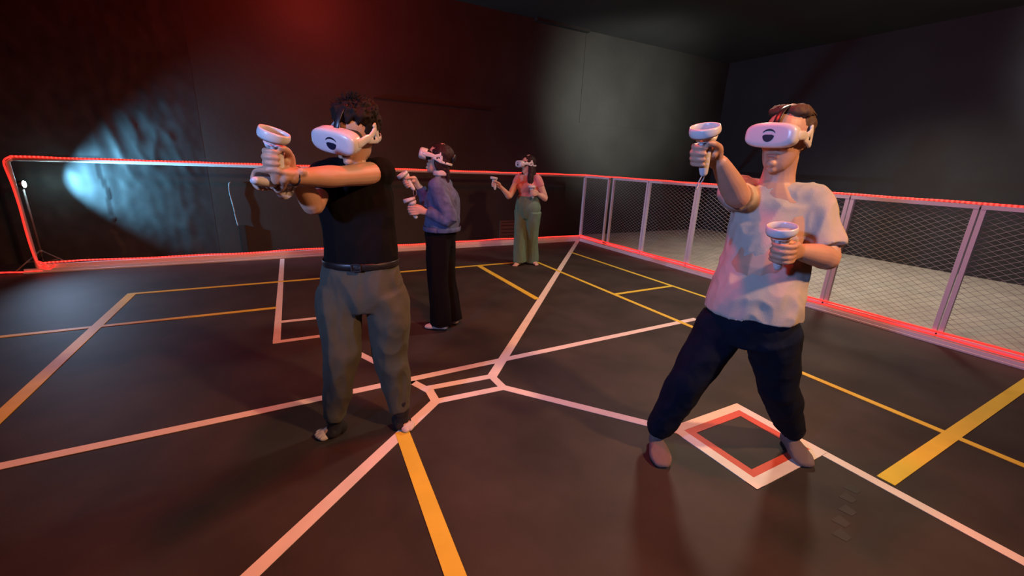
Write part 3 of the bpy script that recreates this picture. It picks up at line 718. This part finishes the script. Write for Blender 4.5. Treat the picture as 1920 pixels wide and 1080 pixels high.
    for i in range(190):
        th = random.uniform(0, 2*pi); ph = random.uniform(.0, 1.1); d = (l*cos(th)*sin(ph)+hf*sin(th)*sin(ph)+hu*cos(ph)).normalized()
        b = q(0, -.040, .062)+l*d.dot(l)*.080+hf*d.dot(hf)*.080+hu*d.dot(hu)*.070
        tdir = (hf*.8+l*random.uniform(-.6, .6)); tdir = (tdir-d*tdir.dot(d)).normalized()
        e = random.uniform(.02, .04)
        sp.append(([b-tdir*e*.5-d*.004, b+d*.008, b+tdir*e+d*.004], .0050))
    bm = bmesh.new(); strands(bm, sp); obj('hair_tufts', bm, 'hairb', hr, True)
    headset(hc, hf, hu, 'white vr headset worn by the man in the beige shirt', .93)
    controller(g1, G1, elR-g1, False, 'white controller held out toward the camera by the man in beige', tilt=-.28)
    controller(g2, G2, elL-g2, True, 'white controller held at the chest of the man in beige', tilt=-.22, strap=False)

# ================= woman in denim jacket =================
def woman_denim():
    fr = Frame(1.20, 3.55); up = V((0, 0, 1))
    root = thing('person', fr.B, 'woman in blue denim jacket and black wide trousers seen from her left side', 'person')
    bf_ = fr.dir(104); bl = up.cross(bf_)
    hb = fr.dir(96)
    pel = fr.P(.015, 0, .84); waist = pel+up*.12
    hipL = pel+bl*.08-up*.03; hipR = pel-bl*.08-up*.03
    aL = atz(828, 602, .08); aR = atz(848, 592, .08)
    kL = hipL.lerp(aL, .52)+bf_*.02; kR = hipR.lerp(aR, .52)+bf_*.02
    toeL = aL+bf_*.15; toeL.z = .02; toeR = aR+bf_*.15; toeR.z = .02
    neck = fr.P(.022, 0, 1.315); chest = fr.P(.030, 0, 1.13)
    shL = neck-up*.075+bl*.155+bf_*.0; shR = neck-up*.075-bl*.155
    hc = fr.at(822, 299, .0); hf = fr.dir(94, 14); hu = (up-hf*hf.z).normalized()
    g1 = fr.at(768, 343, -.12); G1 = up-fr.r*.45; elR = fr.at(806, 392, -.16)
    g2 = fr.at(776, 394, .14); G2 = up-fr.r*.1; elL = fr.at(843, 412, .20)
    wrR = wrist(g1, G1, elR); wrL = wrist(g2, G2, elL)
    INFO['denim'] = dict(uL=lens(shL, elL), fL=lens(elL, wrL), uR=lens(shR, elR), fR=lens(elR, wrR), head=hc.z, neck=neck.z, aL=tuple(aL), pel=tuple(pel))
    s = .94
    bm = bmesh.new(); head(bm, hc, hf, hu, jaw=.92, size=.95)
    limb(bm, [neck-up*.06, neck+up*.02, hc-hu*.05-hf*.02], [(.06, .055), (.046, .048), (.046, .050)], bl)
    limb(bm, [pel-up*.02, pel+up*.05, waist+up*.06, chest, neck-up*.06, neck], [(.11, .08), (.12, .085), (.105, .08), (.13, .10), (.09, .07), (.05, .05)], bl)
    limb(bm, [neck-up*.05, shL], [.045, .045]); limb(bm, [neck-up*.05, shR], [.045, .045])
    for sh, el, wr in ((shL, elL, wrL), (shR, elR, wrR)): limb(bm, [sh, sh.lerp(el, .5), el, el.lerp(wr, .3), wr], [.045, .04, .035, .035, .023], up)
    for hp, k, a in ((hipL, kL, aL), (hipR, kR, aR)): limb(bm, [hp, hp.lerp(k, .5), k, k.lerp(a, .3), a], [.062, .056, .045, .045, .03], bl)
    foot(bm, aL, toeL, .038, .75); foot(bm, aR, toeR, .038, .75)
    hand(bm, g1, G1, elR-g1, False); hand(bm, g2, G2, elL-g2, True)
    solidify_union('body', bm, 'skin_c', root, .0048, 1); mouth(hc, hf, hu, root, .95)
    bm = bmesh.new(); hem = fr.P(.028, 0, .865)
    limb(bm, [hem, hem+up*.04, hem.lerp(chest, .45), chest, neck-up*.10, neck-up*.04, neck-up*.01], [(.176, .146), (.184, .150), (.182, .150), (.180, .145), (.150, .108), (.088, .075), (.066, .062)], bl, cap='flat', n=26)
    for sh, el, wr in ((shL, elL, wrL), (shR, elR, wrR)):
        limb(bm, [sh+up*.0, sh.lerp(el, .5), el, el.lerp(wr, .4), el.lerp(wr, .97)], [.072, .072, .066, .056, .044], up, cap='flat')
    limb(bm, [neck-up*.07, shL], [.066, .072]); limb(bm, [neck-up*.07, shR], [.066, .072])
    jk = solidify_union('denim_jacket', bm, 'denim', root, .007, 4, folds(.009, 8, 6, 9.1))
    bm = bmesh.new(); P = [neck+up*.030 + bl*.064*cos(radians(a)) + bf_*.062*sin(radians(a)) for a in range(0, 361, 20)]
    loft(bm, P, [(.024, .009)]*len(P), side=(0, 0, 1), n=8, sub=2); solidify_union('white_collar', bm, 'sockw', root, .005, 1, folds(.003, 20, 10, 3))
    # jacket seams: cuff, hem band, pocket flap
    bm = bmesh.new(); P = [hem+up*.014+bl*.190*cos(radians(a))+bf_*.158*sin(radians(a)) for a in range(0, 361, 12)]
    loft(bm, P, [(.020, .005)]*len(P), side=(0, 0, 1), n=8, sub=1, cap='flat'); obj('hem_band', bm, 'denim', jk, True)
    bm = bmesh.new()
    limb(bm, [pel-up*.12, pel-up*.02, waist], [(.12, .11), (.165, .135), (.135, .115)], bl, n=22, cap='flat')
    for hp, k, a, sg in ((hipL, kL, aL, 1), (hipR, kR, aR, -1)):
        a2 = V((a.x, a.y, .035))
        limb(bm, [hp, hp.lerp(k, .5), k, k.lerp(a2, .5), a2], [(.098, .112), (.090, .104), (.082, .094), (.080, .092), (.082, .096)], bl, n=20, cap='flat')
    solidify_union('trousers', bm, 'blackcloth', root, .008, 4, folds(.009, 9, 1.6, 5.2))
    for a, tt in ((aL, toeL), (aR, toeR)):
        bm = bmesh.new(); foot(bm, a, tt+(tt-a).normalized()*.0, .044); solidify_union('sock', bm, 'sockw', root, .005, 2)
    l = hu.cross(hf); bm = bmesh.new()
    def q(x, y, z): return hc+(l*x+hf*y+hu*z)*.95
    ball(bm, q(0, -.025, .052), (.088, .098, .082), l, hf, 20); ball(bm, q(0, -.055, -.005), (.082, .058, .078), l, hf, 16)
    loft(bm, [q(.0, -.05, -.01), q(0, -.07, -.08), q(0, -.075, -.15), q(0, -.09, -.23), q(-.01, -.12, -.32)], [(.076, .046), (.060, .036), (.055, .032), (.045, .030), (.026, .016)], side=l, n=16)
    for sg in (-1, 1): loft(bm, [q(.066*sg, -.01, .0), q(.072*sg, -.015, -.035), q(.066*sg, -.030, -.075)], [(.014, .036), (.014, .034), (.010, .024)], side=l, n=10)
    hr = solidify_union('hair', bm, 'hairm', root, .006, 1, lambda p: .006*(1-abs(noise.noise(V((p.x*60, p.y*60, p.z*14))))*2))
    sp = []
    for i in range(90):
        x = random.uniform(-.055, .055); y = -.085-random.uniform(0, .03)
        sp.append(([q(x, y+.02, .0), q(x*1.05, y-.01, -.10), q(x, y-.03, -.20), q(x*.7+random.uniform(-.02, .02), y-.04+random.uniform(-.03, .01), -.28-random.uniform(0, .08))], .006))
    bm = bmesh.new(); strands(bm, sp); obj('hair_locks', bm, 'hairm', hr, True)
    bm = bmesh.new(); ball(bm, q(.02, -.125, .045), (.030, .018, .040), l, hf, 12); tube(bm, [q(.0, -.135, .07), q(.03, -.140, .02)], .008, n=8); obj('hair_clip', bm, 'dark', hr, True)
    headset(hc, hf, hu, 'white vr headset worn by the woman in the denim jacket, seen from the side', .95, tall=True)
    controller(g1, G1, elR-g1, False, 'white controller in the higher, farther hand of the woman in denim', tilt=-.25)
    controller(g2, G2, elL-g2, True, 'white controller in the lower, nearer hand of the woman in denim', tilt=-.25, strap=False)

# ================= woman in pink top =================
def woman_pink():
    fr = Frame(3.13, 5.30); up = V((0, 0, 1))
    root = thing('person', fr.B, 'woman in pink top and sage green wide trousers standing by the back fence', 'person')
    bf_ = fr.dir(28); bl = up.cross(bf_)
    pel = fr.P(.0, 0, .83); waist = fr.P(.005, 0, 1.0)
    hipL = pel+bl*.085-up*.03; hipR = pel-bl*.085-up*.03
    aR = fr.P(-.085, .02, .07); aL = fr.P(.10, -.10, .07)
    kR = hipR.lerp(aR, .5)+bf_*.02; kL = hipL.lerp(aL, .5)+bf_*.02
    toeR = aR+fr.dir(25)*.15; toeR.z = .02; toeL = aL+fr.dir(-30)*.15; toeL.z = .02
    neck = fr.P(-.015, 0, 1.315); chest = fr.P(-.01, 0, 1.14)
    shL = neck-up*.07+bl*.150; shR = neck-up*.07-bl*.150
    hc = fr.at(990, 309, .0); hf = fr.dir(62, -2); hu = (up-hf*hf.z).normalized()
    g1 = fr.at(928, 346, .16); G1 = up+fr.r*.1; elR = fr.at(955, 368, .06)
    g2 = fr.at(999, 362, .22); G2 = up; elL = fr.at(1022, 372, .05)
    wrR = wrist(g1, G1, elR); wrL = wrist(g2, G2, elL)
    INFO['pink'] = dict(uL=lens(shL, elL), fL=lens(elL, wrL), uR=lens(shR, elR), fR=lens(elR, wrR), head=hc.z, neck=neck.z)
    bm = bmesh.new(); head(bm, hc, hf, hu, jaw=.94, size=.95)
    limb(bm, [neck-up*.06, neck+up*.02, hc-hu*.05-hf*.02], [(.06, .055), (.048, .048), (.046, .050)], bl)
    limb(bm, [pel-up*.02, pel+up*.05, waist+up*.02, chest, neck-up*.06, neck], [(.12, .09), (.13, .095), (.12, .095), (.135, .10), (.10, .07), (.05, .05)], bl)
    limb(bm, [neck-up*.05, shL], [.05, .052]); limb(bm, [neck-up*.05, shR], [.05, .052])
    for sh, el, wr in ((shL, elL, wrL), (shR, elR, wrR)): limb(bm, [sh, sh.lerp(el, .5), el, el.lerp(wr, .3), wr], [.052, .05, .041, .04, .025], up)
    for hp, k, a in ((hipL, kL, aL), (hipR, kR, aR)): limb(bm, [hp, hp.lerp(k, .5), k, k.lerp(a, .3), a], [.065, .06, .046, .045, .03], bl)
    foot(bm, aL, toeL, .040); foot(bm, aR, toeR, .040)
    for a, tt in ((aL, toeL), (aR, toeR)):
        d = tt-a; d.z = 0; d.normalize(); sd = V((-d.y, d.x, 0)); t0 = V((tt.x, tt.y, 0))
        for o_, r_, l_ in ((-.026, .012, .004), (-.008, .009, .006), (.006, .0085, .002), (.018, .008, -.005), (.029, .0075, -.013)): ball(bm, t0+sd*o_+d*l_+up*.012, (.018, r_, .011), d, sd, 8)
    hand(bm, g1, G1, elR-g1, False); hand(bm, g2, G2, elL-g2, True)
    solidify_union('body', bm, 'skin_c', root, .0048, 1); mouth(hc, hf, hu, root, .95)
    bm = bmesh.new()
    limb(bm, [waist-up*.03, waist+up*.06, chest-up*.02, chest+up*.05, neck-up*.09, neck-up*.045], [(.155, .125), (.150, .125), (.160, .135), (.155, .120), (.125, .080), (.075, .060)], bl, cap='flat', n=24)
    for sg in (-1, 1): ball(bm, chest+bf_*.085+bl*.07*sg-up*.005, (.065, .065, .060), bl, bf_)
    for sh, el in ((shL, elL), (shR, elR)): limb(bm, [sh-(sh-neck)*.25, sh, sh.lerp(el, .35)], [.058, .062, .060], up, cap='flat')
    solidify_union('top', bm, 'pink', root, .007, 4, folds(.006, 8, 6, 2.1))
    bm = bmesh.new()
    limb(bm, [pel-up*.14, pel-up*.02, pel+up*.08, waist], [(.13, .11), (.190, .150), (.185, .155), (.155, .128)], bl, n=24, cap='flat')
    ball(bm, pel+up*.06+bf_*.06, (.13, .10, .11), bl, bf_)
    for hp, k, a, sg in ((hipL, kL, aL, 1), (hipR, kR, aR, -1)):
        a2 = V((a.x, a.y, .04))
        limb(bm, [hp+bl*.01*sg, hp.lerp(k, .5), k, k.lerp(a2, .5), a2], [(.110, .12), (.100, .108), (.092, .100), (.094, .102), (.102, .112)], bl, n=20, cap='flat')
    solidify_union('trousers', bm, 'green', root, .008, 4, folds(.010, 9, 1.6, 6.6))
    bm = bmesh.new(); P = [waist-up*.012+bl*.156*cos(radians(a))+bf_*.129*sin(radians(a)) for a in range(0, 361, 12)]
    loft(bm, P, [(.020, .005)]*len(P), side=(0, 0, 1), n=8, sub=1, cap='flat'); obj('waistband', bm, 'green', root, True)
    l = hu.cross(hf); bm = bmesh.new()
    def q(x, y, z): return hc+(l*x+hf*y+hu*z)*.95
    ball(bm, q(0, -.025, .050), (.084, .092, .080), l, hf, 20); ball(bm, q(0, -.055, -.005), (.080, .052, .078), l, hf, 16)
    loft(bm, [q(.0, -.05, -.02), q(.01, -.06, -.10), q(.03, -.06, -.20), q(.04, -.06, -.30), q(.05, -.05, -.40)], [(.080, .045), (.082, .045), (.080, .040), (.065, .032), (.030, .018)], side=l, n=16)
    loft(bm, [q(.070, -.02, -.01), q(.090, -.01, -.09), q(.108, .01, -.18), q(.118, .015, -.28), q(.115, .01, -.38)], [(.022, .04), (.034, .040), (.038, .040), (.032, .034), (.012, .014)], side=l, n=12)
    loft(bm, [q(-.070, .0, -.01), q(-.078, .02, -.08), q(-.075, .045, -.15), q(-.07, .055, -.20)], [(.014, .03), (.018, .024), (.016, .02), (.006, .008)], side=l, n=10)
    hr = solidify_union('hair', bm, 'hairm', root, .006, 1, lambda p: .006*(1-abs(noise.noise(V((p.x*60, p.y*60, p.z*12))))*2))
    headset(hc, hf, hu, 'white vr headset worn by the woman in the pink top', .95, tall=True)
    controller(g1, G1, elR-g1, False, 'white controller in the outstretched hand of the woman in pink', tilt=.0, strap=False)
    controller(g2, G2, elL-g2, True, 'white controller at the chest of the woman in pink', tilt=.0, strap=False)

man_black(); man_beige(); woman_denim(); woman_pink()
for k, v in INFO.items(): print(k, {a: (round(b, 2) if isinstance(b, float) else tuple(round(c, 2) for c in b)) for a, b in v.items()})
